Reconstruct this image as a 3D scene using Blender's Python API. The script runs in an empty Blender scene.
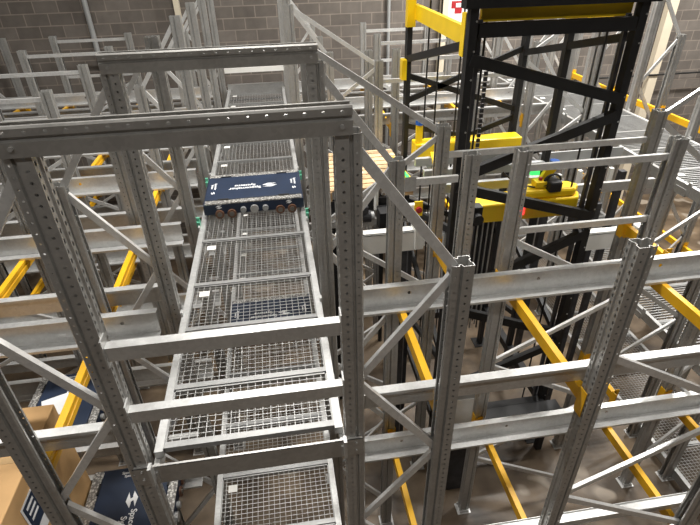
import bpy, math, random
from mathutils import Vector, Matrix
random.seed(7)
sc = bpy.context.scene
col = sc.collection
PI = math.pi
H = 6.2                      # camera height above the floor

# ------------------------------------------------------------------ camera
F_PX = 506.3
PITCH, YAW, ROLL = 0.568785, -0.137651, -0.024786
fw = Vector((math.sin(-YAW)*math.cos(PITCH), math.cos(YAW)*math.cos(PITCH), -math.sin(PITCH)))
rt0 = Vector((math.cos(YAW), math.sin(YAW), 0)); up0 = rt0.cross(fw)
rt = math.cos(ROLL)*rt0 + math.sin(ROLL)*up0
up = -math.sin(ROLL)*rt0 + math.cos(ROLL)*up0
cd = bpy.data.cameras.new('camera'); cam = bpy.data.objects.new('camera', cd); col.objects.link(cam)
m = Matrix((rt, up, -fw)).transposed().to_4x4(); m.translation = (0, 0, H); cam.matrix_world = m
cd.sensor_width = 36; cd.lens = 36*F_PX/700; cd.clip_start = .05; cd.clip_end = 100
sc.camera = cam

def seen(pts, mx=6):
    """does any of these points (or a point between neighbours) fall inside the photographed view"""
    for a, b in zip(pts, pts[1:] if len(pts) > 1 else pts):
        for i in range(13):
            p = Vector(a).lerp(Vector(b), i/12) - Vector((0, 0, H))
            d = p.dot(fw)
            if d < .2: continue
            x = 350+F_PX*p.dot(rt)/d; y = 262.5-F_PX*p.dot(up)/d
            if -mx < x < 700+mx and -mx < y < 525+mx: return True
    return False

# ------------------------------------------------------------------ materials
def newmat(name):
    mt = bpy.data.materials.new(name); mt.use_nodes = True
    nt = mt.node_tree; b = nt.nodes['Principled BSDF']
    return mt, nt, b
def N(nt, t, **kw):
    n = nt.nodes.new(t)
    for k, v in kw.items(): setattr(n, k, v)
    return n
def math_(nt, op, a, b=None, c=None):
    n = N(nt, 'ShaderNodeMath', operation=op)
    for i, v in enumerate((a, b, c)):
        if v is None: continue
        if isinstance(v, (int, float)): n.inputs[i].default_value = v
        else: nt.links.new(v, n.inputs[i])
    return n.outputs[0]
def simple(name, colr, rough=.5, metal=0., var=.12, scale=8., emis=None, bump=0., dirt=None):
    mt, nt, b = newmat(name)
    tc = N(nt, 'ShaderNodeTexCoord'); nz = N(nt, 'ShaderNodeTexNoise')
    nz.inputs['Scale'].default_value = scale; nz.inputs['Detail'].default_value = 5
    nt.links.new(tc.outputs['Object'], nz.inputs['Vector'])
    cr = N(nt, 'ShaderNodeValToRGB'); e = cr.color_ramp.elements
    e[0].position = .3; e[1].position = .7
    lo = [c*(1-var) for c in colr]; hi = [min(1, c*(1+var)) for c in colr]
    if dirt: lo = dirt
    e[0].color = (*lo, 1); e[1].color = (*hi, 1)
    nt.links.new(nz.outputs['Fac'], cr.inputs['Fac']); nt.links.new(cr.outputs['Color'], b.inputs['Base Color'])
    b.inputs['Roughness'].default_value = rough; b.inputs['Metallic'].default_value = metal
    if bump:
        bp = N(nt, 'ShaderNodeBump'); bp.inputs['Strength'].default_value = bump
        nt.links.new(nz.outputs['Fac'], bp.inputs['Height']); nt.links.new(bp.outputs['Normal'], b.inputs['Normal'])
    if emis:
        b.inputs['Emission Color'].default_value = (*emis[0], 1); b.inputs['Emission Strength'].default_value = emis[1]
    return mt
def galv(name, colr, rough, metal, holes=None, pitch=.05):
    """zinc coated steel with a faint spangle; holes: (distance along the section, radius, length factor) punched right through"""
    mt, nt, b = newmat(name)
    tc = N(nt, 'ShaderNodeTexCoord')
    vo = N(nt, 'ShaderNodeTexVoronoi'); vo.inputs['Scale'].default_value = 45
    nz = N(nt, 'ShaderNodeTexNoise'); nz.inputs['Scale'].default_value = 5; nz.inputs['Detail'].default_value = 6
    for n in (vo, nz): nt.links.new(tc.outputs['Object'], n.inputs['Vector'])
    hsv = N(nt, 'ShaderNodeSeparateColor'); nt.links.new(vo.outputs['Color'], hsv.inputs[0])
    a = math_(nt, 'MULTIPLY', hsv.outputs[0], .12); c = math_(nt, 'MULTIPLY', nz.outputs['Fac'], .3)
    s = math_(nt, 'ADD', math_(nt, 'ADD', a, c), .79)
    vm = N(nt, 'ShaderNodeVectorMath', operation='SCALE'); vm.inputs[0].default_value = colr
    nt.links.new(s, vm.inputs['Scale']); nt.links.new(vm.outputs[0], b.inputs['Base Color'])
    r = math_(nt, 'ADD', math_(nt, 'MULTIPLY', nz.outputs['Fac'], .22), rough-.11); nt.links.new(r, b.inputs['Roughness'])
    b.inputs['Metallic'].default_value = metal
    if holes:
        uv = N(nt, 'ShaderNodeUVMap'); sp = N(nt, 'ShaderNodeSeparateXYZ'); nt.links.new(uv.outputs[0], sp.inputs[0])
        au = math_(nt, 'ABSOLUTE', sp.outputs[0])
        tot = None
        for (cu, rad, lf, ph) in holes:
            du = math_(nt, 'SUBTRACT', au, cu)
            vv = math_(nt, 'SUBTRACT', math_(nt, 'MODULO', math_(nt, 'ADD', sp.outputs[1], 100*pitch+ph), pitch), pitch/2)
            vv = math_(nt, 'DIVIDE', vv, lf)
            d2 = math_(nt, 'ADD', math_(nt, 'MULTIPLY', du, du), math_(nt, 'MULTIPLY', vv, vv))
            h = math_(nt, 'LESS_THAN', d2, rad*rad)
            tot = h if tot is None else math_(nt, 'MAXIMUM', tot, h)
        tr = N(nt, 'ShaderNodeBsdfTransparent'); mx = N(nt, 'ShaderNodeMixShader')
        out = nt.nodes['Material Output']
        nt.links.new(tot, mx.inputs[0]); nt.links.new(b.outputs[0], mx.inputs[1]); nt.links.new(tr.outputs[0], mx.inputs[2])
        nt.links.new(mx.outputs[0], out.inputs['Surface'])
    return mt
ZINC = (.56, .56, .55)
M = {}
M['zinc'] = galv('galvanised_steel', ZINC, .40, .6)
# section: half front .05 -> side starts at u=.05, big holes at .05+.032, step, small holes near the lip
M['upright'] = galv('perforated_galvanised_steel', (.47, .465, .45), .42, .65,
                    holes=[(0.0397, .0070, 1.9, 0), (0.0877, .0072, 1.0, .025), (0.1728, .0055, 1.0, 0)])
M['plain_upright'] = galv('galvanised_post_steel', (.47, .465, .45), .42, .65)
M['beam'] = galv('galvanised_beam_steel', (.45, .44, .42), .42, .65, holes=[(.1728, .0085, 1.0, 0)], pitch=.075)
M['brace'] = galv('bright_galvanised_steel', (.74, .74, .73), .36, .5)
M['panel'] = galv('dull_galvanised_steel', (.34, .34, .335), .42, .6)
M['rail'] = galv('galvanised_rail_steel', (.62, .62, .61), .36, .6, holes=[(.2, .016, 1.0, .3)], pitch=1.13)
M['mesh'] = galv('galvanised_wire', (.56, .56, .55), .42, .6)
M['yellow'] = simple('yellow_paint', (.80, .43, .012), .38, 0, .06, 6)
M['lift_yellow'] = simple('machine_yellow', (.95, .64, .01), .35, 0, .05, 6)
M['black'] = simple('black_paint', (.011, .011, .012), .6, 0., .3, 5)
M['dark'] = simple('dark_grey_metal', (.05, .05, .055), .5, .3, .3, 9)
M['navy'] = simple('navy_paint', (.007, .018, .046), .5, 0, .15, 5)
M['white'] = simple('white_print', (.82, .83, .84), .5, 0, .03, 5)
M['white_metal'] = simple('off_white_paint', (.80, .79, .75), .42, 0, .05, 5)
M['plate_grey'] = simple('grey_painted_steel', (.42, .43, .43), .45, .3, .08, 6)
M['wood'] = simple('pine_board', (.66, .46, .26), .7, 0, .22, 9)
M['wood_dark'] = simple('pine_block', (.45, .28, .14), .75, 0, .2, 12)
M['card'] = simple('cardboard', (.62, .38, .17), .8, 0, .08, 4)
M['tape'] = simple('packing_tape', (.55, .36, .17), .3, 0, .05, 4)
M['orange'] = simple('orange_wheel_tyre', (.17, .085, .05), .5, 0, .25, 20)
M['hub'] = simple('wheel_hub_steel', (.25, .24, .22), .35, .8, .2, 20)
M['green'] = simple('green_plastic', (.12, .42, .28), .4, 0, .1, 9)
M['greenglow'] = simple('green_indicator', (.05, .7, .15), .4, 0, .05, 5, emis=((.05, 1, .2), 1.6))
M['redglow'] = simple('red_indicator', (.7, .03, .03), .4, 0, .05, 5, emis=((1, .05, .04), 2.2))
M['red'] = simple('red_print', (.38, .02, .025), .5, 0, .1, 5)
M['blue'] = simple('blue_plastic', (.02, .12, .5), .4, 0, .1, 9)
M['cream'] = simple('cream_paint', (.70, .62, .48), .5, 0, .04, 4)
M['added_ceiling'] = simple('added_ceiling_sheet', (.55, .54, .51), .6, 0, .04, 3)
M['rubber'] = simple('black_cable', (.012, .012, .012), .55, 0, .2, 9)

# checker plate
mt, nt, b = newmat('checker_plate'); tc = N(nt, 'ShaderNodeTexCoord'); vo = N(nt, 'ShaderNodeTexVoronoi'); vo.inputs['Scale'].default_value = 42
nt.links.new(tc.outputs['Object'], vo.inputs['Vector'])
cr = N(nt, 'ShaderNodeValToRGB'); cr.color_ramp.elements[0].color = (.75, .74, .70, 1); cr.color_ramp.elements[1].color = (.22, .21, .2, 1)
cr.color_ramp.elements[0].position = .2; cr.color_ramp.elements[1].position = .6
nt.links.new(vo.outputs['Distance'], cr.inputs[0]); nt.links.new(cr.outputs[0], b.inputs['Base Color'])
b.inputs['Metallic'].default_value = .5; b.inputs['Roughness'].default_value = .4
bp = N(nt, 'ShaderNodeBump'); bp.inputs['Strength'].default_value = .5; nt.links.new(vo.outputs['Distance'], bp.inputs['Height']); nt.links.new(bp.outputs[0], b.inputs['Normal'])
M['checker'] = mt
# concrete block wall
def blocks(name, ax):
    mt, nt, b = newmat(name); tc = N(nt, 'ShaderNodeTexCoord'); sp = N(nt, 'ShaderNodeSeparateXYZ'); cb = N(nt, 'ShaderNodeCombineXYZ')
    nt.links.new(tc.outputs['Object'], sp.inputs[0]); nt.links.new(sp.outputs[ax], cb.inputs[0]); nt.links.new(sp.outputs[2], cb.inputs[1])
    br = N(nt, 'ShaderNodeTexBrick'); nt.links.new(cb.outputs[0], br.inputs['Vector'])
    br.inputs['Scale'].default_value = 1; br.inputs['Brick Width'].default_value = .44; br.inputs['Row Height'].default_value = .222
    br.inputs['Mortar Size'].default_value = .011; br.inputs['Mortar Smooth'].default_value = .25
    br.inputs['Color1'].default_value = (.125, .108, .094, 1); br.inputs['Color2'].default_value = (.175, .153, .134, 1); br.inputs['Mortar'].default_value = (.25, .212, .18, 1)
    nz = N(nt, 'ShaderNodeTexNoise'); nz.inputs['Scale'].default_value = 6; nz.inputs['Detail'].default_value = 8; nt.links.new(tc.outputs['Object'], nz.inputs['Vector'])
    s = math_(nt, 'ADD', math_(nt, 'MULTIPLY', nz.outputs['Fac'], .5), .75)
    vm = N(nt, 'ShaderNodeVectorMath', operation='SCALE'); nt.links.new(br.outputs['Color'], vm.inputs[0]); nt.links.new(s, vm.inputs['Scale'])
    nt.links.new(vm.outputs[0], b.inputs['Base Color']); b.inputs['Roughness'].default_value = .9
    bp = N(nt, 'ShaderNodeBump'); bp.inputs['Strength'].default_value = .35; nt.links.new(br.outputs['Fac'], bp.inputs['Height']); bp.invert = True
    nt.links.new(bp.outputs[0], b.inputs['Normal'])
    return mt
M['block_x'] = blocks('concrete_block_wall', 0); M['block_y'] = blocks('concrete_block_side_wall', 1)
# floor
mt, nt, b = newmat('concrete_floor'); tc = N(nt, 'ShaderNodeTexCoord')
n1 = N(nt, 'ShaderNodeTexNoise'); n1.inputs['Scale'].default_value = 1.6; n1.inputs['Detail'].default_value = 9; nt.links.new(tc.outputs['Object'], n1.inputs['Vector'])
cr = N(nt, 'ShaderNodeValToRGB'); e = cr.color_ramp.elements; e[0].color = (.050, .034, .021, 1); e[1].color = (.205, .148, .095, 1); e[0].position = .35; e[1].position = .68
nt.links.new(n1.outputs['Fac'], cr.inputs[0]); b.inputs['Roughness'].default_value = .42
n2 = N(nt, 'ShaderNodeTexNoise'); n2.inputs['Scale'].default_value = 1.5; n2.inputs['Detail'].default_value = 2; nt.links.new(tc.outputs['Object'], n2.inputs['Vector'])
c2 = N(nt, 'ShaderNodeValToRGB'); c2.color_ramp.elements[0].position = .63; c2.color_ramp.elements[1].position = .68; nt.links.new(n2.outputs['Fac'], c2.inputs[0])  # pale patches: pools of light through gaps, painted into the floor colour
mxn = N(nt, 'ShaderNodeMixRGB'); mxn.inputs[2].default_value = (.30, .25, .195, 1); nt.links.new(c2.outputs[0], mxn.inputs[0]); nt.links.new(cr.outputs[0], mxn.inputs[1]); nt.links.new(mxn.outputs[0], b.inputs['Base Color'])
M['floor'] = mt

# ------------------------------------------------------------------ mesh helpers
class MB:
    def __init__(s): s.v = []; s.f = []; s.uv = {}
    def quadstrip(s, ringA, ringB, closed=True, uva=None):
        pass
    def box(s, c, d, R=None):
        n = len(s.v); hx, hy, hz = d[0]/2, d[1]/2, d[2]/2
        for x, y, z in ((-1,-1,-1),(1,-1,-1),(1,1,-1),(-1,1,-1),(-1,-1,1),(1,-1,1),(1,1,1),(-1,1,1)):
            p = Vector((x*hx, y*hy, z*hz))
            if R: p = R @ p
            s.v.append(tuple(p+Vector(c)))
        s.f += [tuple(n+i for i in q) for q in ((0,3,2,1),(4,5,6,7),(0,1,5,4),(1,2,6,5),(2,3,7,6),(3,0,4,7))]
        return s
    def span(s, x0, x1, y0, y1, z0, z1):
        return s.box(((x0+x1)/2, (y0+y1)/2, (z0+z1)/2), (abs(x1-x0), abs(y1-y0), abs(z1-z0)))
    def sweep(s, prof, p0, p1, ax, caps=True, u=None):
        """closed outline PROF (a, b) carried from p0 to p1; a runs along ax, b along dir x ax"""
        p0, p1 = Vector(p0), Vector(p1); d = (p1-p0); L = d.length; d.normalize()
        ax = Vector(ax); ax = (ax - d*ax.dot(d)).normalized(); bx = d.cross(ax)
        n = len(s.v); k = len(prof)
        for p in (p0, p1):
            for a, b_ in prof: s.v.append(tuple(p+ax*a+bx*b_))
        for i in range(k):
            j = (i+1) % k
            s.f.append((n+i, n+j, n+k+j, n+k+i))
            if u: s.uv[len(s.f)-1] = [(u[i], 0), (u[j] if j else u[k], 0), (u[j] if j else u[k], L), (u[i], L)]
        if caps:
            h = k//2
            if u or k > 8:      # thin walled open section: cap as a strip
                for i in range(h-1):
                    q = (i, i+1, k-2-i, k-1-i)
                    s.f.append(tuple(n+t for t in reversed(q))); s.f.append(tuple(n+k+t for t in q))
            else:
                s.f.append(tuple(n+t for t in reversed(range(k)))); s.f.append(tuple(n+k+t for t in range(k)))
        return s
    def bar(s, p0, p1, w, h, ax=(0, 0, 1)):
        return s.sweep([(-w/2, -h/2), (w/2, -h/2), (w/2, h/2), (-w/2, h/2)], p0, p1, ax)
    def cyl(s, p0, p1, r, seg=14, r1=None):
        p0, p1 = Vector(p0), Vector(p1); d = (p1-p0).normalized()
        a = d.orthogonal().normalized(); b_ = d.cross(a); n = len(s.v); r1 = r if r1 is None else r1
        for p, q in ((p0, r), (p1, r1)):
            for i in range(seg):
                t = 2*PI*i/seg; s.v.append(tuple(p+a*math.cos(t)*q+b_*math.sin(t)*q))
        for i in range(seg):
            j = (i+1) % seg; s.f.append((n+i, n+j, n+seg+j, n+seg+i))
        s.f.append(tuple(n+i for i in reversed(range(seg)))); s.f.append(tuple(n+seg+i for i in range(seg)))
        return s
    def tube(s, pts, r, seg=8):
        for a, b_ in zip(pts, pts[1:]): s.cyl(a, b_, r, seg)
        return s
    def prism(s, poly, z0, z1):
        n = len(s.v); k = len(poly)
        for z in (z0, z1): s.v += [(x, y, z) for x, y in poly]
        for i in range(k): j = (i+1) % k; s.f.append((n+i, n+j, n+k+j, n+k+i))
        s.f.append(tuple(n+i for i in reversed(range(k)))); s.f.append(tuple(n+k+i for i in range(k)))
        return s
    def mesh(s, name, mat):
        me = bpy.data.meshes.new(name); me.from_pydata(s.v, [], s.f)
        if s.uv:
            uvl = me.uv_layers.new(name='UVMap')
            for fi, uvs in s.uv.items():
                pl = me.polygons[fi]
                for li, q in zip(pl.loop_indices, uvs): uvl.data[li].uv = q
            for pl in me.polygons:
                if pl.index not in s.uv:
                    for li in pl.loop_indices: uvl.data[li].uv = (.5, 0)
        me.materials.append(mat); me.update()
        return me
    def obj(s, name, mat, parent=None, loc=None, rz=0, bevel=0.):
        return link(name, s.mesh(name, mat), parent, loc, rz, bevel)
def link(name, me, parent=None, loc=None, rz=0, bevel=0.):
    o = bpy.data.objects.new(name, me); col.objects.link(o)
    if parent: o.parent = parent
    if loc: o.location = loc
    if rz: o.rotation_euler.z = rz
    if bevel:
        md = o.modifiers.new('bevel', 'BEVEL'); md.width = bevel; md.segments = 2; md.limit_method = 'ANGLE'
    return o
def tag(o, label, cat, group=None):
    o['label'] = label; o['category'] = cat; o['kind'] = 'thing'
    n = len(label.replace(',', ' ').split())
    if not 4 <= n <= 16: print('LABEL', n, label)
    if group: o['group'] = group
    return o
def thing(name, label, cat, loc=(0, 0, 0), rz=0, group=None):
    o = bpy.data.objects.new(name, None); col.objects.link(o); o.location = loc; o.rotation_euler.z = rz
    o.empty_display_size = .1
    return tag(o, label, cat, group)
def struct(name, mb, mat):
    o = mb.obj(name, mat); o['kind'] = 'structure'; return o
def thin(poly, t):
    """open polyline -> closed outline of wall thickness t (offset to the left), with running lengths"""
    P = [Vector(p) for p in poly]; off = []
    for i, p in enumerate(P):
        d0 = (P[i]-P[i-1]).normalized() if i else (P[1]-P[0]).normalized()
        d1 = (P[i+1]-P[i]).normalized() if i < len(P)-1 else d0
        n0 = Vector((-d0.y, d0.x)); n1 = Vector((-d1.y, d1.x)); nn = (n0+n1).normalized()
        off.append(p+nn*(t/max(.5, nn.dot(n0))))
    return [tuple(p) for p in P] + [tuple(p) for p in reversed(off)]

# ------------------------------------------------------------------ rack upright section
# front face at x=0 looking to -x, sides at y=+-.05, lips at x=.112
half = [(0.010, .0), (0.010, .012), (0, .018), (0, .05), (.060, .05), (.067, .031), (.075, .031), (.080, .045), (.110, .045), (.118, .036), (.118, .024)]
full = [(x, -y) for x, y in reversed(half[1:])] + half
def run_u(poly, centre):
    d = [0.]
    for a, b_ in zip(poly, poly[1:]): d.append(d[-1]+math.dist(a, b_))
    return [x-d[centre] for x in d]
uo = run_u(full, len(half)-1)
UP_OUT = thin(full, -.0032)
UP_U = uo + list(reversed(uo)); UP_U.append(UP_U[0])
_up = {}
def upright_mesh(h, far=False):
    k = (round(h, 3), far)
    if k not in _up:
        mb = MB(); mb.sweep(UP_OUT, (0, 0, 0), (0, 0, h), (1, 0, 0), True, UP_U); _up[k] = mb.mesh('upright', M['plain_upright' if far else 'upright'])
    return _up[k]
def chan(w, h, t=.0025):
    """C section: web along a (w), flanges along b (h)"""
    return thin([(-w/2, h), (-w/2, 0), (w/2, 0), (w/2, h)], t)
BR = chan(.046, .028)
def brace_mb(p0, p1, wid=.046):
    """channel brace in an x-z plane, web turned to the viewer's side"""
    mb = MB(); d = Vector(p1)-Vector(p0)
    inpl = Vector((0, 1, 0)).cross(d).normalized()
    if inpl.z < 0: inpl = -inpl
    # put the web on the near (-y) face
    dd = d.normalized(); b_ = dd.cross(inpl)
    prof = chan(wid, .028 if b_.y > 0 else -.028)
    off = Vector((0, -.014, 0))
    mb.sweep(prof, Vector(p0)+off, Vector(p1)+off, inpl)
    return mb
_plate = MB().box((0.05, 0, .004), (.17, .15, .008)).box((.05, .062, .03), (.12, .006, .05)).box((.05, -.062, .03), (.12, .006, .05))
PLATE = _plate.mesh('base_plate', M['zinc'])

ROW = {0: 2.08, 1: 3.54, 2: 5.0, 3: 6.46, 4: 7.92, 5: 9.38, 6: 10.84}
ORD = ['first', 'second', 'third', 'fourth', 'fifth', 'sixth', 'seventh']
ZT, ZS = H-.69, H-1.41          # tall and short upright tops
L1, L2 = H-2.59, H-4.47         # top of the yellow beams on the two levels

def frame(xa, xb, y, ta, tb, label, zig, horiz=(), first_a=True, group='galvanised rack frames'):
    """ladder frame in an x-z plane: uprights at xa and xb (centres), tops ta and tb; zig = heights of the zigzag nodes"""
    if not seen([(xa, y, 0.2), (xa, y, ta)]) and not seen([(xb, y, .2), (xb, y, tb)]): return None
    t = thing('storage_rack', label, 'rack frame', ((xa+xb)/2, y, 0), 0, group)
    cx = (xa+xb)/2
    for x, h, other in ((xa, ta, xb), (xb, tb, xa)):
        s = 1 if other > x else -1
        o = link('upright', upright_mesh(h, y > 6), t, (x-s*.05-cx, 0, .008), 0 if s > 0 else PI)
        link('base_plate', PLATE, t, (x-s*.05-cx, 0, 0), 0 if s > 0 else PI)
    s = 1 if xb > xa else -1
    ia, ib = xa+s*.05-cx, xb-s*.05-cx
    for i in range(len(zig)-1):
        a = ia if (i % 2 == 0) == first_a else ib; b_ = ib if a == ia else ia
        if zig[i+1] < .05: break
        if not seen([(a+cx, y, zig[i]), (b_+cx, y, zig[i+1])]): continue
        brace_mb((a, 0, zig[i]-.03), (b_, 0, zig[i+1]+.03)).obj('brace', M['brace'], t)
    for z in horiz:
        brace_mb((ia, 0, z), (ib, 0, z), .05).obj('cross_strut', M['brace'], t)
    return t

def zigs(start, step, n=12): return [start-step*i for i in range(n)]

# ---- frames along the two walkways
for k, y in ROW.items():
    w = ORD[k]
    frame(-1.0, -1.57, y, ZT, ZS, f'galvanised ladder frame on the left edge of the mesh walkway, {w} row from camera', zigs(H-.74, .71))
    if k in (0, 1, 4, 5, 6):
        frame(.28, .87, y, ZT, ZS, f'galvanised ladder frame on the right edge of the mesh walkway, {w} row from camera', zigs(H-.74, .71))
        frame(1.87, 3.2, y, ZS, ZS, f'wide galvanised ladder frame well right of the mesh walkway, {w} row from camera',
              zigs(H-2.2, .74), () if k == 0 else (H-1.56, H-2.13))
    frame(-2.6, -3.95, y, ZS, ZS, f'wide galvanised ladder frame well left of the mesh walkway, {w} row from camera',
          zigs(H-2.2, .74), (H-1.50, H-2.13))
    frame(4.7, 4.12, y, ZT, ZS, f'galvanised ladder frame on the left edge of the far right deck, {w} row from camera', zigs(H-.74, .71)) if k in (0, 1, 4, 5, 6) else None
    if k >= 2:
        frame(6.0, 6.57, y, ZT, ZS, f'galvanised ladder frame on the outer edge of the far right deck, {w} row from camera', zigs(H-.74, .71))
        frame(-5.4, -4.82, y, ZT, ZS, f'galvanised ladder frame at the far left of the racking, {w} row from the camera', zigs(H-.74, .71))
# ---- frames either side of the lift
for y, w in ((4.25, 'near'), (7.15, 'far')):
    frame(.28, 1.46, y, ZT, ZS, f'galvanised frame with long sloping top brace, {w} left corner of the black lift', [H-.70]+zigs(H-1.48, .85))
    frame(4.7, 3.54, y, ZT, ZS, f'galvanised frame with long sloping top brace, {w} right corner of the black lift', [H-.70]+zigs(H-1.48, .85))
def single(x, y, h, rz, label):
    t = thing('rack_post', label, 'rack post', (x, y, 0), rz, 'single galvanised posts by the lift')
    link('upright', upright_mesh(h), t, (-.05, 0, .008)); link('base_plate', PLATE, t, (-.05, 0, 0))
single(1.46, 3.54, ZS, PI, 'single galvanised post in front of the black lift, tied to a frame by one strut')
single(1.46, 7.92, ZS, PI, 'single galvanised post behind the black lift, nearest its left corner')
def spacer(x0, x1, y, z, label, gus=True):
    t = tag(brace_mb((x0, y, z), (x1, y, z), .05).obj('spacer_bar', M['brace']), label, 'bar', 'spacer bars between posts')
    for x, s in ((x0, 1),) if gus else ():
        MB().span(x, x+s*.09, y-.022, y-.016, z-.07, z+.05).obj('gusset_plate', M['zinc'], t)
    return t
spacer(.93, 1.36, 3.54, H-1.60, 'short galvanised strut tying a single post to the frame left of it, before the lift')
spacer(1.52, 3.48, 4.25, H-1.68, 'long galvanised strut crossing in front of the black lift at post-top height', False)
spacer(1.52, 3.48, 7.15, H-1.68, 'long galvanised strut crossing behind the black lift at post-top height', False)

# ------------------------------------------------------------------ portal beams and rungs over the walkway
for y, w in ((ROW[0], 'nearest'), (ROW[1], 'second')):
    mb = MB()
    # the upright section laid flat: its front towards the camera, perforated side upwards
    yb = y-.02
    mb.sweep(UP_OUT, (-1.05, yb, ZT+.012), (.305, yb, ZT+.012), (0, 0, 1), True, UP_U)
    o = mb.obj('portal_beam', M['beam'])
    tag(o, f'perforated galvanised beam spanning the walkway posts at the top, {w} to the camera', 'beam', 'portal beams over the walkway')
    for x in (-1.0, .26):
        MB().cyl((x, yb-.062, ZT+.05), (x, yb-.05, ZT+.05), .010, 6).obj('bolt', M['zinc'], o)
CR = chan(.05, .085)
for z, lab in ((H-1.655, 'uppermost'), (H-2.11, 'middle')):
    mb = MB(); mb.span(-.94, .22, 2.01, 2.065, z-.003, z).span(-.94, .22, 2.01, 2.013, z-.082, z-.003).span(-.94, .22, 2.01, 2.03, z-.085, z-.082)
    o = mb.obj('guard_rail', M['rail'])
    tag(o, f'pale galvanised guard rail between the nearest walkway posts, {lab} of the three', 'rail', 'guard rails at the walkway end')
    for x in (-.945, .225): MB().span(x-.004, x+.004, 2.0, 2.075, z-.12, z+.05).obj('end_bracket', M['zinc'], o)
mb = MB(); mb.span(-1.03, .33, 2.012, 2.016, H-2.735, H-2.585).span(-1.03, .33, 2.012, 2.03, H-2.588, H-2.585)
o = mb.obj('toe_board', M['upright']); tag(o, 'flat dark galvanised toe board across the near end of the mesh walkway', 'toe board')
for x in (-.99, .29):
    for z in (H-2.62, H-2.69): MB().cyl((x, 2.004, z), (x, 2.013, z), .008, 6).obj('bolt', M['zinc'], o)
for z, lab in ((H-2.16, 'upper'),):
    tag(MB().span(-.93, .24, 10.76, 10.80, z-.045, z+.045).obj('end_rail', M['white_metal']), 'white bar between the posts at the far end of the mesh walkway', 'rail')

# ------------------------------------------------------------------ shuttle rails (along x) and yellow beams (along y)
RP = thin([(-.10, -.035), (-.10, -.05), (.0, -.05), (0, 0)], .003)
def rail_profile(outer_lip=.055, h=.185, inner=.115, t=.0035):
    # a: towards lane centre, b: up ; web at a=0
    return thin([(-outer_lip, h-.02), (-outer_lip, h), (0, h), (0, .0), (inner, 0), (inner, .022)], t)
RPROF = rail_profile()
def _lens(poly):
    d = [0.]
    for a, b_ in zip(poly, poly[1:]): d.append(d[-1]+math.dist(a, b_))
    return d
_n = len(RPROF)//2
_d = _lens(RPROF[:_n]); RU = _d+list(reversed(_d)); RU.append(RU[0])
RU = [u_+.2-(.075+.07) for u_ in RU]       # holes land in the upper part of the web
def rail(x0, x1, y, z, inward, label):
    if not seen([(x0, y, z+.1), (x1, y, z+.1)]): return
    mb = MB()
    if inward < 0: mb.sweep(RPROF, (x1, y, z), (x0, y, z), (0, -1, 0), True, RU)
    else: mb.sweep(RPROF, (x0, y, z), (x1, y, z), (0, 1, 0), True, RU)
    o = mb.obj('shuttle_rail', M['rail']); tag(o, label, 'rail', 'galvanised shuttle rails')
    for x in (x0, x1):
        s = 1 if x == x0 else -1
        MB().span(x+s*.02, x+s*.10, y-inward*.004, y-inward*.010, z+.02, z+.15).obj('splice_plate', M['zinc'], o)
def tie(x, y0, y1, z, label, f=1):
    if not seen([(x, y0, z), (x, y1, z)]): return
    mb = MB()
    w, h, c = .05, .10, .012
    prof = [(-h, -w/2), (-h, w/2), (-h*.55, w/2), (-h*.5, w/2-c), (-h*.35, w/2-c), (-h*.3, w/2), (0, w/2), (0, -w/2)]
    mb.sweep(prof, (x, y0+.058, z), (x, y1-.058, z), (0, 0, 1))
    o = mb.obj('tie_beam', M['yellow']); tag(o, label, 'beam', 'yellow tie beams')
    for y, s in ((y0, 1), (y1, -1)):
        c_ = MB().span(x-.028, x+.030, y+s*.0525, y+s*.058, z-.15, z+.07).bar((x, y+s*.055, z-.04), (x+f*.056, y+s*.055, z-.04), .18, .005).span(x+f*.053, x+f*.058, y-s*.025, y+s*.0525, z-.15, z+.07)
        c_.obj('end_connector', M['yellow'], o)
lanes = [(k, ROW[k], ROW[k+1]) for k in range(6)]
side_txt = {-1: 'left of', 1: 'right of'}
XL = [-1.57, -2.6, -3.95, -4.82]; XR = [.87, 1.87, 3.2, 4.12]
for lv, z in (('upper', L1), ('lower', L2)):
    for k, y0, y1 in lanes:
        w = ORD[k]
        rail(-5.3, -1.07, y0+.16, z, 1, f'{lv} galvanised shuttle rail left of the walkway, near side of the {w} lane')
        rail(-5.3, -1.07, y1-.25, z, -1, f'{lv} galvanised shuttle rail left of the walkway, far side of the {w} lane')
        if k == 0 or k >= 4:
            rail(.37, 4.6, y0+.16, z, 1, f'{lv} galvanised shuttle rail right of the walkway, near side of the {w} lane')
            rail(.37, 4.6, y1-.25, z, -1, f'{lv} galvanised shuttle rail right of the walkway, far side of the {w} lane')
            for i, x in enumerate(XR):
                tie(x, y0, y1, z, f'yellow {lv} tie beam right of the mesh walkway, {ORD[i]} post line out, {w} lane', (1, -1, 1, -1)[i])
        for i, x in enumerate(XL):
            tie(x, y0, y1, z, f'yellow {lv} tie beam left of the mesh walkway, {ORD[i]} post line out, {w} lane', (-1, 1, -1, 1)[i])
        if k >= 2:
            tie(6.57, y0, y1, z, f'yellow {lv} tie beam along the outer edge of the far right grating deck, {w} lane')
    tie(1.46, 3.54, 4.25, z, f'short yellow {lv} tie beam between two posts just before the black lift, left corner')
    tie(3.54, 3.54, 4.25, z, f'short yellow {lv} tie beam just before the black lift, right corner', -1)

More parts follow.
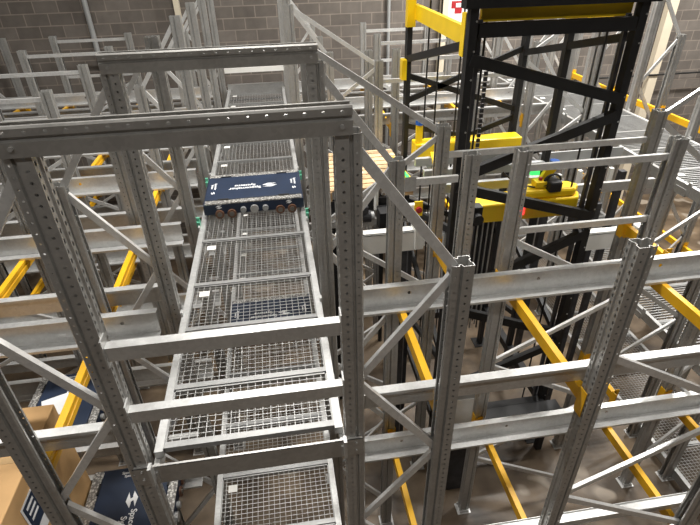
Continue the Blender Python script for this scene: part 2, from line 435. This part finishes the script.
# ------------------------------------------------------------------ mesh walkways
def panel_meshes(w, l, bars=False):
    fr = MB()
    fr.span(-w/2, w/2, 0, .045, -.03, .008).span(-w/2, w/2, l-.012, l, -.03, .004).span(-w/2, -w/2+.02, 0, l, -.03, .004).span(w/2-.02, w/2, 0, l, -.03, .004)
    wi = MB(); nx = int(w/.05); ny = int(l/.042)
    for i in range(1, nx): x = -w/2+i*w/nx; wi.span(x-.0016, x+.0016, .02, l-.005, -.005, -.0016)
    for j in range(1, ny): y = j*l/ny; wi.span(-w/2+.01, w/2-.01, y-.0016, y+.0016, -.0016, .0016)
    if bars:
        wi = MB(); ny = int(l/.052)
        for j in range(1, ny): y = j*l/ny; wi.span(-w/2+.01, w/2-.01, y-.009, y+.009, -.012, .004)
        for i in range(1, 6): x = -w/2+i*w/6; wi.span(x-.004, x+.004, .02, l-.013, -.02, -.005)
    tg = MB(); x0, y0, s = -w/2+.07, l-.16, .085
    tg.span(x0, x0+s, y0, y0+s*.9, .003, .005)
    return fr.mesh('panel_frame', M['panel']), wi.mesh('bar_grating' if bars else 'wire_mesh', M['panel' if bars else 'mesh']), tg.mesh('identity_tag', M['white_metal'])
PW = 1.06
PM = {}
def panel(xc, y0, l, z, label, group):
    bars = xc > 2 and z > 1
    key = (round(l, 3), bars)
    if key not in PM: PM[key] = panel_meshes(PW, l, bars)
    if not seen([(xc-.5, y0, z), (xc+.5, y0, z), (xc+.5, y0+l, z), (xc-.5, y0+l, z)]): return
    t = thing('walkway_grating', label, 'grating', (xc, y0, z), 0, group)
    for n_, me in zip(('panel_frame', 'bar_grating' if bars else 'wire_mesh', 'identity_tag'), PM[key]): link(n_, me, t)
ys = [2.12, 2.60, 3.22, 3.84] + [4.63+.74*i for i in range(9)]
for xc, wname, ystart in ((-.35, 'central walkway', 0), (5.35, 'far right deck', 0)):
    for lv, z in (('upper', H-2.575), ('lower', H-4.455), ('floor-level', H-6.06)):
        if lv == 'floor-level' and xc < 2: continue
        n = 0
        for y0, y1 in zip(ys, ys[1:]):
            n += 1
            nm = ['nearest', 'second', 'third', 'fourth', 'fifth', 'sixth', 'seventh', 'eighth', 'ninth', 'tenth', 'eleventh', 'twelfth'][n-1]
            panel(xc, y0+.004, y1-y0-.008, z, f'galvanised {"bar grating" if xc > 2 and z > 1 else "mesh"} floor panel of the {lv} {wname}, {nm} from the camera', f'mesh panels of the {lv} {wname}')
        for s in (-1, 1):
            x = xc+s*.546
            if not seen([(x, 2.1, z), (x, 10.9, z)]): continue
            mb = MB(); mb.sweep(thin([(-.055*s, .01), (0, .01), (0, -.11), (-.05*s, -.11)], .003*s), (x+s*.02, 2.1, z), (x+s*.02, 10.9, z), (1, 0, 0))
            mb2 = MB(); mb2.span(x-.025, x+.025, 2.1, 10.9, z-.045, z+.012).span(x+s*.019, x+s*.024, 2.1, 10.9, z-.12, z-.0455)
            o = mb2.obj('walkway_beam', M['zinc'])
            tag(o, f'galvanised edge beam carrying the {lv} {wname}, {"left" if s < 0 else "right"} side', 'beam', 'walkway edge beams')
            for k, y in ROW.items():
                if z < 1: continue
                MB().span(x+s*.012, x+s*.031, y-.13, y-.08, z-.10, z+.05).span(x+s*.0, x+s*.032, y-.079, y+.1, z-.141, z-.05).obj('support_bracket', M['zinc'], o)
tag(MB().span(-.92, .22, 10.9, 10.96, H-2.66, H-2.46).obj('end_plate', M['zinc']), 'bright galvanised end plate closing the far end of the mesh walkway', 'plate')

# ------------------------------------------------------------------ pallet shuttles
def text_mesh(body, size, name='lettering', align='CENTER'):
    cu = bpy.data.curves.new('lettering_curve', 'FONT'); cu.body = body; cu.size = size; cu.align_x = align; cu.align_y = 'CENTER'
    cu.extrude = .0008; cu.offset = size*.018
    o = bpy.data.objects.new('tmp', cu); col.objects.link(o)
    dg = bpy.context.evaluated_depsgraph_get(); me = bpy.data.meshes.new_from_object(o.evaluated_get(dg))
    bpy.data.objects.remove(o); me.name = name
    me.materials.clear(); me.materials.append(M['white']); return me
def logo_mesh(s):
    mb = MB()
    mb.prism([(-.5*s, .05*s), (-.1*s, .30*s), (.45*s, .22*s), (.1*s, .10*s), (-.2*s, .02*s)], 0, .0015)
    mb.prism([(.5*s, -.05*s), (.1*s, -.30*s), (-.45*s, -.22*s), (-.1*s, -.10*s), (.2*s, -.02*s)], 0, .0015)
    mb.prism([(-.12*s, .05*s), (.05*s, .10*s), (.14*s, -.04*s), (-.05*s, -.09*s)], 0, .0015)
    return mb.mesh('logo', M['white'])
T_BIG = text_mesh('Spacemaker\nSystems', .075); T_SM = text_mesh('Spacemaker\nSystems', .036); T_TINY = text_mesh('Systems', .05)
LOGO = logo_mesh(.17); LOGO_S = logo_mesh(.07)
def shuttle(loc, rz, label, detail=True):
    """body 1.06 long (x) by .78 wide (y), .2 high"""
    t = thing('pallet_shuttle', label, 'shuttle', loc, rz, 'navy pallet shuttles')
    L, W = 1.09, .80
    MB().span(-L/2, L/2, -W/2, W/2, .045, .165).obj('body', M['navy'], t, bevel=.008)
    MB().span(-L/2+.02, L/2-.02, -.31, .31, .165, .182).obj('top_plate', M['navy'], t, bevel=.004)
    for s in (-1, 1): MB().span(-L/2+.02, L/2-.02, s*.32, s*.40, .165, .178).obj('checker_strip', M['checker'], t)
    for s in (-1, 1):
        for x in (-.33, .33): MB().span(x-.06, x+.06, s*.305, s*.325, .178, .190).obj('hinge', M['black'], t)
    def lay(me, x, y, a, z=.1828):
        o = link(me.name.split('.')[0], me, t, (x, y, z)); o.rotation_euler.z = a; return o
    lay(T_BIG, -.10, -.01, PI); lay(LOGO, .18, -.01, PI)
    for s in (-1, 1):
        lay(T_SM, s*.455, .05, PI/2*-1); lay(LOGO_S, s*.455, -.13, PI/2)
    for s in (-1, 1):
        for x in (-.38, -.25, .28, .41):
            w_ = MB().cyl((x, s*.385, .052), (x, s*.418, .052), .049, 18).obj('wheel', M['orange'], t)
            MB().cyl((x, s*.418, .052), (x, s*.426, .052), .026, 12).obj('wheel_hub', M['hub'], w_)
        for x in (-.12, .0, .12):
            MB().cyl((x, s*.40, .09), (x, s*.43, .09), .032 if x else .045, 12).obj('sensor', M['plate_grey'] if x else M['zinc'], t)
        for x in (-.38, .38):
            o = link('logo', LOGO_S, t, (x, s*.4025, .135)); o.rotation_euler = (PI/2, 0, 0 if s < 0 else PI)
    return t
shuttle((-.335, 5.53, H-2.565), 0, 'navy pallet shuttle with white lettering riding on the upper mesh walkway')
shuttle((-.335, 5.53, H-4.445), 0, 'navy pallet shuttle seen through the mesh, parked on the lower walkway')
shuttle((-2.62, 4.27, L2+.02), PI/2, 'navy pallet shuttle with a white sheet on top, second lane left of the walkway')
shuttle((-1.655, 2.83, L2+.02), PI/2, 'navy pallet shuttle in the nearest lower lane, beside the big cardboard box')
tag(MB().box((0, 0, 0), (.26, .30, .003)).obj('paper_sheet', M['white'], None, (-2.72, 4.30, L2+.2045), .35), 'blank white paper sheet lying on the navy shuttle below the left rails', 'paper')
# green stop blocks on the walkway edges by the shuttle
for i, (x, y) in enumerate(((-.93, 4.98), (.23, 4.98), (-.93, 6.05), (.23, 6.05))):
    o = MB().span(x-.016, x+.016, y-.04, y+.04, H-2.563, H-2.50).span(x-.016, x+.016, y-.012, y+.012, H-2.499, H-2.46).obj('rail_stop', M['green'])
    tag(o, f'green stop block on the {"left" if i%2==0 else "right"} walkway edge, just {"before" if i<2 else "behind"} the upper navy shuttle', 'stop block', 'green stop blocks')

# ------------------------------------------------------------------ black lift
def lift():
    t = thing('goods_lift', 'tall black steel goods lift tower with yellow top beams rising from the floor', 'lift', (1.70, 4.45, 0))
    X, Y = 1.53, 2.08
    def P(mb, n, mat='black'): return mb.obj(n, M[mat], t)
    def post(x, y, w=.10, d=.12, top=H-.45): return P(MB().span(x-w/2, x+w/2, y-d/2, y+d/2, 0.015, top), 'mast')
    posts = [post(0, 0, .072, .09), post(X, 0, .078, .09), post(0, Y, .06), post(X, Y, .06), post(X, 1.08, .07, .08)]
    for x, y in ((0, 0), (X, 0), (0, Y), (X, Y)): P(MB().span(x-.12, x+.12, y-.12, y+.12, 0, .015), 'foot_plate')
    # guide tracks with bolt heads on the masts
    for x in (.085, X-.085): P(MB().span(x-.018, x+.018, .02, .06, .1, H-.6), 'guide_track', 'dark')
    for x in (0, X):
        for i in range(22): z = .9+i*.235; P(MB().cyl((x+.022, -.045, z), (x+.022, -.052, z), .009, 6), 'bolt', 'zinc')
    # front: two level beams at the top, then zigzag
    P(MB().span(-.10, X+.10, -.10, .03, H-.50, H-.41), 'top_beam'); P(MB().span(0.05, X-.05, -.05, .03, H-.73, H-.62), 'cross_beam')
    zf = [(H-.90, 0), (H-1.33, 1), (H-1.47, 1), (H-2.0, 0), (H-2.1, 0), (H-2.56, 1), (H-2.76, 1), (H-3.45, 0), (H-3.6, 0), (H-4.2, 1), (H-4.35, 1), (H-5.0, 0)]
    for (za, a), (zb, b_) in zip(zf[::2], zf[1::2]):
        P(MB().bar((a*X, -.03, za), (b_*X, -.03, zb), .10, .06), 'brace')
    # left and right sides and the rear
    for x in (0, X):
        P(MB().span(x-.05, x+.05, .031, Y, H-.44, H-.33), 'top_beam')
        for za, zb in ((H-1.28, H-.78), (H-3.3, H-2.6), (H-3.5, H-4.3), (H-5.1, H-4.4)): P(MB().bar((x, Y, za), (x, 0, zb), .075, .05), 'brace')
    P(MB().span(.051, X-.051, Y-.05, Y+.05, H-.44, H-.33), 'top_beam')
    for (a, b_) in ((H-1.48, H-2.0), (H-1.80, H-1.22), (H-2.12, H-2.5), (H-2.62, H-2.1), (H-3.2, H-3.9)): P(MB().bar((0, Y, a), (X, Y, b_), .07, .04), 'brace')
    # yellow cross heads
    P(MB().bar((.06, Y-.05, H-.74), (.06, .10, H-.76), .16, .05), 'cross_head', 'lift_yellow')
    P(MB().span(.1, X-.05, .06, .11, H-.62, H-.51), 'cross_head', 'lift_yellow')
    P(MB().span(X-.18, X-.08, .1, Y-.05, H-.74, H-.58), 'cross_head', 'lift_yellow')
    for x, y in ((-.01, Y-.09), (.02, .13)): P(MB().span(x-.05, x+.05, y-.05, y+.05, H-.90, H-.55), 'corner_bracket', 'lift_yellow')
    P(MB().span(-.09, -.03, Y-.08, Y+.04, H-1.52, H-1.28), 'mast_clamp', 'lift_yellow')
    P(MB().span(X-.05, X-.03, .07, .10, H-2.0, H-.9), 'safety_strip', 'lift_yellow')
    # motor and drive housing on top
    P(MB().span(.12, .62, -.02, .42, H-.40, H-.18), 'drive_housing', 'dark'); P(MB().span(.5, 1.35, .5, .95, H-.48, H-.25), 'drive_motor', 'black')
    # chains and cables
    for x, y in ((.20, .18), (1.37, .18), (.2, 1.9), (.45, 1.2), (.55, 1.2), (.62, 1.9), (.34, 1.9)):
        P(MB().cyl((x, y, .3), (x, y, H-.6), .011, 6), 'lift_chain', 'rubber')
    mb = MB()
    for i in range(46): z = H-1.0-i*.05; mb.box((.30, .30, z), (.035, .02, .038))
    P(mb, 'cable_chain', 'dark')
    # pit frame at the bottom
    for y in (-.03, Y): P(MB().span(0, X, y-.05, y+.05, .72, .84), 'bottom_beam')
    for x in (0, X): P(MB().span(x-.05, x+.05, 0, Y, .72, .84), 'bottom_beam')
    P(MB().span(-.05, X+.15, -.30, -.10, .72, .86).span(-.05, X+.15, -.30, -.285, .86, .90), 'bottom_tray')
    for x in (.1, X): P(MB().span(x-.04, x+.04, -.24, -.16, 0, .72), 'tray_leg')
    return t
lift()
def carriage():
    zc = H-2.62
    t = thing('lift_carriage', 'yellow lift carriage with black motor gear hanging inside the black lift tower', 'lift carriage', (1.70, 4.45, zc))
    def P(mb, n, mat='lift_yellow', bev=0): return mb.obj(n, M[mat], t, bevel=bev)
    P(MB().prism([(.17, .12), (1.45, .12), (1.52, .25), (1.45, .42), (.22, .42), (.15, .3)], .0, .22), 'front_beam', bev=.02)
    P(MB().prism([(.75, .16), (1.40, .14), (1.5, .25), (1.40, .36), (.75, .36)], .22, .32), 'beam_cover', bev=.03)
    P(MB().span(.05, 1.5, 1.68, 1.92, .14, .36), 'rear_beam', bev=.015)
    for x in (.25, 1.25): P(MB().span(x-.05, x+.05, .42, 1.7, .05, .15), 'side_arm', 'plate_grey')
    P(MB().bar((1.02, .27, .28), (1.16, .27, .54), .10, .05, (1, 0, 0)), 'support_post'); P(MB().cyl((1.17, .27, .53), (1.17, .27, .60), .05, 12), 'post_cap', 'blue')
    P(MB().bar((.10, 1.75, .36), (.10, 1.75, .60), .08, .06, (1, 0, 0)), 'support_post'); P(MB().cyl((.10, 1.75, .60), (.10, 1.75, .68), .05, 12), 'post_cap', 'blue')
    g = P(MB().span(.20, .34, .04, .16, .02, .24), 'gear_motor', 'black', .01); MB().cyl((.27, .03, .13), (.27, -.04, .13), .055, 14).obj('motor_cap', M['black'], g)
    g = P(MB().span(1.08, 1.22, .1, .3, .30, .42), 'gear_motor', 'black', .02)
    MB().tube([(1.15+.09*math.cos(a), .2, .40+.07*math.sin(a)) for a in [i*PI/8 for i in range(9)]], .012).obj('motor_cable', M['rubber'], g)
    P(MB().span(.96, 1.10, .18, .30, .33, .40), 'sensor_cover', 'lift_yellow', .01); P(MB().cyl((1.03, .24, .40), (1.03, .24, .43), .02, 10), 'beacon', 'red')
    P(MB().span(.74, .84, .10, .118, .07, .17), 'tail_lamp', 'redglow')
    P(MB().span(-.02, .16, .16, .34, -.34, -.10), 'gear_box', 'plate_grey', .01); P(MB().cyl((.07, .25, -.75), (.07, .25, -.34), .05, 14), 'drive_shaft', 'zinc')
    for i in range(7): P(MB().cyl((.42+.03*i, .30, -.05), (.42+.03*i, .30, -1.5-.06*(i%3)), .009, 6), 'hose', 'rubber' if i % 2 else 'zinc')
    P(MB().span(.40, .62, .33, .37, -1.4, -.05), 'hose_guide', 'dark')
    P(MB().span(.96, 1.06, .33, .37, .42, .50), 'indicator_lamp', 'greenglow'); P(MB().span(.02, .10, .55, .60, .34, .38), 'indicator_lamp', 'greenglow')
    mb = MB(); mb.tube([(.62, .3, .5), (.75, .25, .38), (.95, .2, .34), (1.1, .18, .36)], .008); P(mb, 'signal_cable', 'rubber')
    # chain conveyor deck between the beams
    for y in (.62, 1.05, 1.45): P(MB().span(-.02, 1.5, y-.03, y+.03, .17, .27), 'conveyor_chain', 'plate_grey')
    P(MB().bar((.05, .62, .30), (.22, 1.5, .30), .04, .06), 'edge_guide', 'lift_yellow')
    for x in (.6, .75): P(MB().span(x-.03, x+.03, 1.67, 1.7, .2, .34), 'roller_bracket', 'dark')
carriage()

# ------------------------------------------------------------------ conveyor between the walkway and the lift
def conveyor(x0, x1, y0, y1, z, label, n=9):
    t = thing('chain_conveyor', label, 'conveyor', (x0, y0, 0))
    L, W = x1-x0, y1-y0
    for y in (0, W): MB().span(0, L, y-.03, y+.03, z-.16, z).obj('side_rail', M['black'], t)
    for i in range(n):
        x = (i+.5)*L/n; MB().cyl((x, .03, z-.04), (x, W-.03, z-.04), .03, 10).obj('roller', M['plate_grey'], t)
    for x in (.08, L-.08):
        for y in (0, W): MB().span(x-.03, x+.03, y-.03, y+.03, 0, z-.16).obj('leg', M['black'], t)
    return t
c = conveyor(.5, 1.55, 5.65, 6.9, H-2.72, 'black roller conveyor carrying a wooden pallet between the walkway and the lift')
for x, y in ((.55, 5.62), (.95, 5.6)):
    pass
mb = MB().cyl((.30, -.22, H-2.86), (.52, -.22, H-2.86), .075, 16); g = mb.obj('drive_motor', M['dark'], c)
MB().cyl((.52, -.22, H-2.86), (.56, -.22, H-2.86), .055, 14).obj('motor_fan_cover', M['plate_grey'], g); MB().span(.32, .48, -.3, -.14, H-2.79, H-2.70).obj('terminal_box', M['dark'], g)
MB().bar((1.08, .05, H-2.60), (1.02, .95, H-2.60), .05, .10).obj('edge_guide', M['lift_yellow'], c)
MB().bar((1.065, .12, H-2.54), (1.03, .62, H-2.54), .02, .03).obj('light_strip', M['greenglow'], c)
MB().tube([(.1+.9*i/14, -.12-.05*math.sin(i*.9), H-2.95-.22*math.sin(PI*i/14)) for i in range(15)], .018).obj('cable_loop', M['rubber'], c)
MB().tube([(.0+.5*i/10, -.3, H-3.0-.16*math.sin(PI*i/10)) for i in range(11)], .014).obj('cable_loop', M['rubber'], c)
MB().span(.62, .86, -.30, -.06, H-3.05, H-2.80).obj('control_box', M['black'], c, bevel=.01)
MB().span(0, 1.05, -.10, -.04, H-3.05, H-2.97).obj('cable_tray', M['zinc'], c)
for x in (.3, .62, .95): MB().cyl((x, -.06, H-2.86), (x, -.06, H-2.58), .03, 10).obj('stop_cylinder', M['white_metal'], c)
t = thing('emergency_stop_box', 'yellow emergency stop box with a red button on a grey post by the conveyor', 'switch box', (1.36, 4.78, 0))
MB().span(-.025, .025, -.0, .05, 0, H-2.62).obj('post', M['dark'], t)
MB().span(-.06, .07, -.06, .0, H-2.60, H-2.40).obj('housing', M['white_metal'], t, bevel=.008); MB().span(-.0, .09, -.075, -.06, H-2.53, H-2.36).obj('cover', M['lift_yellow'], t)
MB().cyl((.045, -.075, H-2.45), (.045, -.11, H-2.45), .032, 14).obj('button', M['red'], t)
def guard(x0, x1, y, z0, z1, label, rx=False):
    t = thing('conveyor_guard', label, 'guard', (x0, y, 0), 0)
    MB().span(0, x1-x0, 0, .03, z0, z1).span(0, x1-x0, 0, .12, z1-.02, z1).obj('guard_panel', M['white_metal'], t, bevel=.005)
    MB().span(x1-x0-.01, x1-x0+.09, -.03, .16, z0+.02, z1+.05).obj('end_box', M['white_metal'], t, bevel=.01)
    for x in (.1, x1-x0-.1): MB().span(x-.03, x+.03, .03, .09, 0, z0).obj('leg', M['dark'], t)
guard(.48, 1.30, 4.42, H-2.78, H-2.55, 'long white guard channel in front of the pallet conveyor, left of the lift')
guard(3.35, 3.95, 4.55, H-3.1, H-2.88, 'white guard channel on the lower right of the lift, beside the grating deck')
t = thing('control_cabinet', 'pale grey control cabinet on a dark stand low in front of the lift', 'cabinet', (1.86, 3.95, 0))
MB().span(-.17, .17, -.13, .13, H-5.12, H-4.36).obj('body', M['plate_grey'], t, bevel=.01); MB().span(-.15, .15, -.14, -.13, H-5.08, H-4.48).obj('door', M['white_metal'], t)
MB().span(-.16, .16, -.13, .13, .0, H-5.12).obj('stand', M['dark'], t)
# right of the lift: perforated side plates and a conveyor
t = thing('transfer_bridge', 'pale perforated steel bridge between the lift and the grating deck', 'bridge', (3.4, 6.0, 0))
mb = MB(); mb.sweep(thin([(-.1, .0), (-.1, 0.02), (0.1, .02), (.1, 0)], .004), (0, 0, H-2.55), (1.2, 0, H-2.55), (0, 0, 1)); mb.obj('side_plate', M['plate_grey'], t)
MB().span(0, 1.2, -.06, .02, H-2.68, H-2.62).obj('running_rail', M['zinc'], t)
for i in range(3): MB().span(.45+i*.22, .50+i*.22, -.3, -.25, H-2.95, H-2.62).obj('bracket', M['white_metal'], t)
for x in (.1, 1.1): MB().span(x-.04, x+.04, -.3, -.22, 0, H-2.68).obj('leg', M['dark'], t)
MB().span(0, 1.2, -.75, -.70, H-2.72, H-2.60).obj('running_rail', M['zinc'], t)
mb = MB().span(.1, .45, -.9, -.8, H-3.1, H-2.8); mb.obj('junction_box', M['dark'], t)

# ------------------------------------------------------------------ pallets and boxes
def pallet(loc, rz, lx, ly, label, boards=8, tone='wood'):
    t = thing('wooden_pallet', label, 'pallet', loc, rz, 'wooden pallets')
    bw = ly/boards
    for i in range(boards): MB().span(-lx/2, lx/2, -ly/2+i*bw+.014, -ly/2+(i+1)*bw-.012, .118, .14).obj('deck_board', M[tone], t)
    for x in (-lx/2+.05, 0, lx/2-.05):
        MB().span(x-.05, x+.05, -ly/2, ly/2, .098, .118).obj('stringer', M[tone], t)
        for y in (-ly/2+.06, 0, ly/2-.06): MB().span(x-.05, x+.05, y-.06, y+.06, .02, .098).obj('block', M['wood_dark'], t)
        MB().span(x-.05, x+.05, -ly/2, ly/2, 0, .02).obj('bottom_board', M[tone], t)
    return t
pallet((1.04, 6.28, H-2.72), 0, 1.12, 1.3, 'clean wooden pallet on the roller conveyor left of the lift', 9)
tag(MB().box((0, 0, 0), (.24, .20, .003)).obj('paper_label', M['white'], None, (.93, 6.2, H-2.72+.1425)), 'white paper label lying on the clean wooden pallet by the lift', 'paper')
pallet((-2.62, 2.77, L2+.022), PI/2, 1.1, 1.1, 'wooden pallet under the big cardboard box in the nearest left lane', 7)
def carton(loc, d, label, lab=False):
    t = thing('cardboard_box', label, 'box', loc, 0, 'cardboard boxes')
    MB().span(-d[0]/2, d[0]/2, -d[1]/2, d[1]/2, 0, d[2]).obj('carton', M['card'], t, bevel=.008)
    MB().span(-d[0]/2+.002, d[0]/2-.002, -.03, .03, d[2], d[2]+.0015).obj('tape', M['tape'], t)
    return t
t = carton((-2.62, 2.76, L2+.165), (1.08, 1.06, 1.07), 'big brown cardboard box with a blue and white label on a pallet')
lo = MB().span(.5425, .544, -.34, -.12, .50, .92).obj('label_sheet', M['white'], t); MB().span(.5445, .546, -.32, -.14, .62, .90).obj('blue_panel', M['navy'], lo)
for z in (.84, .78, .72): MB().span(.5465, .5475, -.29, -.18, z, z+.025).obj('print_line', M['white'], lo)
pallet((-4.35, 4.3, L2+.022), 0, 1.1, 1.0, 'wooden pallet with two small cartons in the second left lane', 7)
for i, (x, y) in enumerate(((-4.1, 4.1), (-4.05, 4.45))):
    carton((x, y, L2+.165), (.26, .22, .24), f'small brown carton on a pallet in the second left lane, {"nearer" if i == 0 else "farther"} of two')
t = thing('machine_case', 'white machine case low on the floor beside the lower walkway, near its left edge', 'machine', (-1.32, 2.95, 0))
MB().span(-.22, .22, -.25, .25, .12, .78).obj('case', M['white'], t, bevel=.02); MB().span(-.20, .20, -.23, .23, .78, .82).obj('lid', M['white_metal'], t, bevel=.008)
MB().span(-.1, .0, -.1, .0, .82, .835).obj('switch_plate', M['dark'], t)
for x in (-.18, .18):
    for y in (-.2, .2): MB().span(x-.03, x+.03, y-.03, y+.03, 0, .12).obj('foot', M['black'], t)

# ------------------------------------------------------------------ the building
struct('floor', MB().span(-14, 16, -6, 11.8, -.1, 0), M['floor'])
struct('wall_back', MB().span(-14, 16, 11.6, 11.8, 0, H+4.5), M['block_x'])
struct('wall_left', MB().span(-14.2, -14, -6, 11.8, 0, H+4.5), M['block_y'])
struct('added_ceiling', MB().span(-14, 16, -6, 11.8, H+4.5, H+4.7), M['added_ceiling'])  # out of view, added to keep world light off the lower levels
struct('added_wall_front', MB().span(-14, 16, -6.2, -6, 0, H+4.5), M['block_x'])  # unseen behind the camera, added to block world light
struct('wall_right', MB().span(16, 16.2, -6, 11.8, 0, H+4.5), M['block_y'])
def col_(x, w, label): tag(MB().span(x-w/2, x+w/2, 11.42, 11.58, 0, H+4.4).obj('building_column', M['cream']), label, 'column', 'cream building columns')
col_(3.74, .15, 'cream steel building column against the block wall behind the lift')
col_(9.05, .22, 'cream steel building column against the block wall right of the lift')
col_(-1.72, .10, 'cream steel building column against the block wall left of the walkway')
for x, r, la in ((-3.43, .05, 'dark conduit running down the block wall at the left'), (2.55, .035, 'thin grey conduit running down the block wall left of the lift')):
    tag(MB().cyl((x, 11.54, 0), (x, 11.54, H+4.4), r, 12).obj('wall_conduit', M['plate_grey']), la, 'pipe')
tag(MB().cyl((-14, 11.41, H-2.9), (16, 11.41, H-2.9), .02, 8).obj('cable_run', M['rubber']), 'thin dark cable running along the block wall', 'cable')
t = thing('wall_sign', 'white notice with a red shape on the block wall behind the lift', 'sign', (4.12, 11.585, H-1.3))
MB().span(-.28, .28, -.01, 0, -.32, .32).obj('board', M['white'], t)
MB().span(-.2, .2, -.014, -.01, 0, .14).span(-.12, .04, -.014, -.01, -.10, 0).obj('red_shape', M['red'], t); MB().span(-.1, .14, -.018, -.014, .02, .1).obj('white_bar', M['white'], t)

# ------------------------------------------------------------------ light
def lamp(x, y, z, e, sx, sy, c=(1, .975, .93)):
    l = bpy.data.lights.new('high_bay_and_fill', 'AREA'); l.energy = e; l.shape = 'RECTANGLE'; l.size = sx; l.size_y = sy; l.color = c
    o = bpy.data.objects.new('high_bay_and_fill', l); col.objects.link(o); o.location = (x, y, z); return o
for x in (-5.2, -.35, 4.6, 9.5):
    for y, e in ((-1.6, 115), (4.9, 300), (8.2, 290)):  # the row behind the camera is added fill for the near post fronts
        if x < -4: e *= 1.0 if y < 8 else .12
        if -4 < x < 0 and y > 8: e *= .5
        if x > 4 and y > 8: e *= 3.0; y = 8.9
        lamp(x, y, H+3.4, e, 1.5, .4).data.spread = math.radians(150)
wd = bpy.data.worlds.new('hall_air'); sc.world = wd; wd.use_nodes = True
wd.node_tree.nodes['Background'].inputs[0].default_value = (.30, .275, .24, 1); wd.node_tree.nodes['Background'].inputs[1].default_value = .55

vs = sc.view_settings
vs.view_transform = 'Standard'; vs.look = 'None'; vs.gamma = 1; vs.use_curve_mapping = False; vs.exposure = -.5
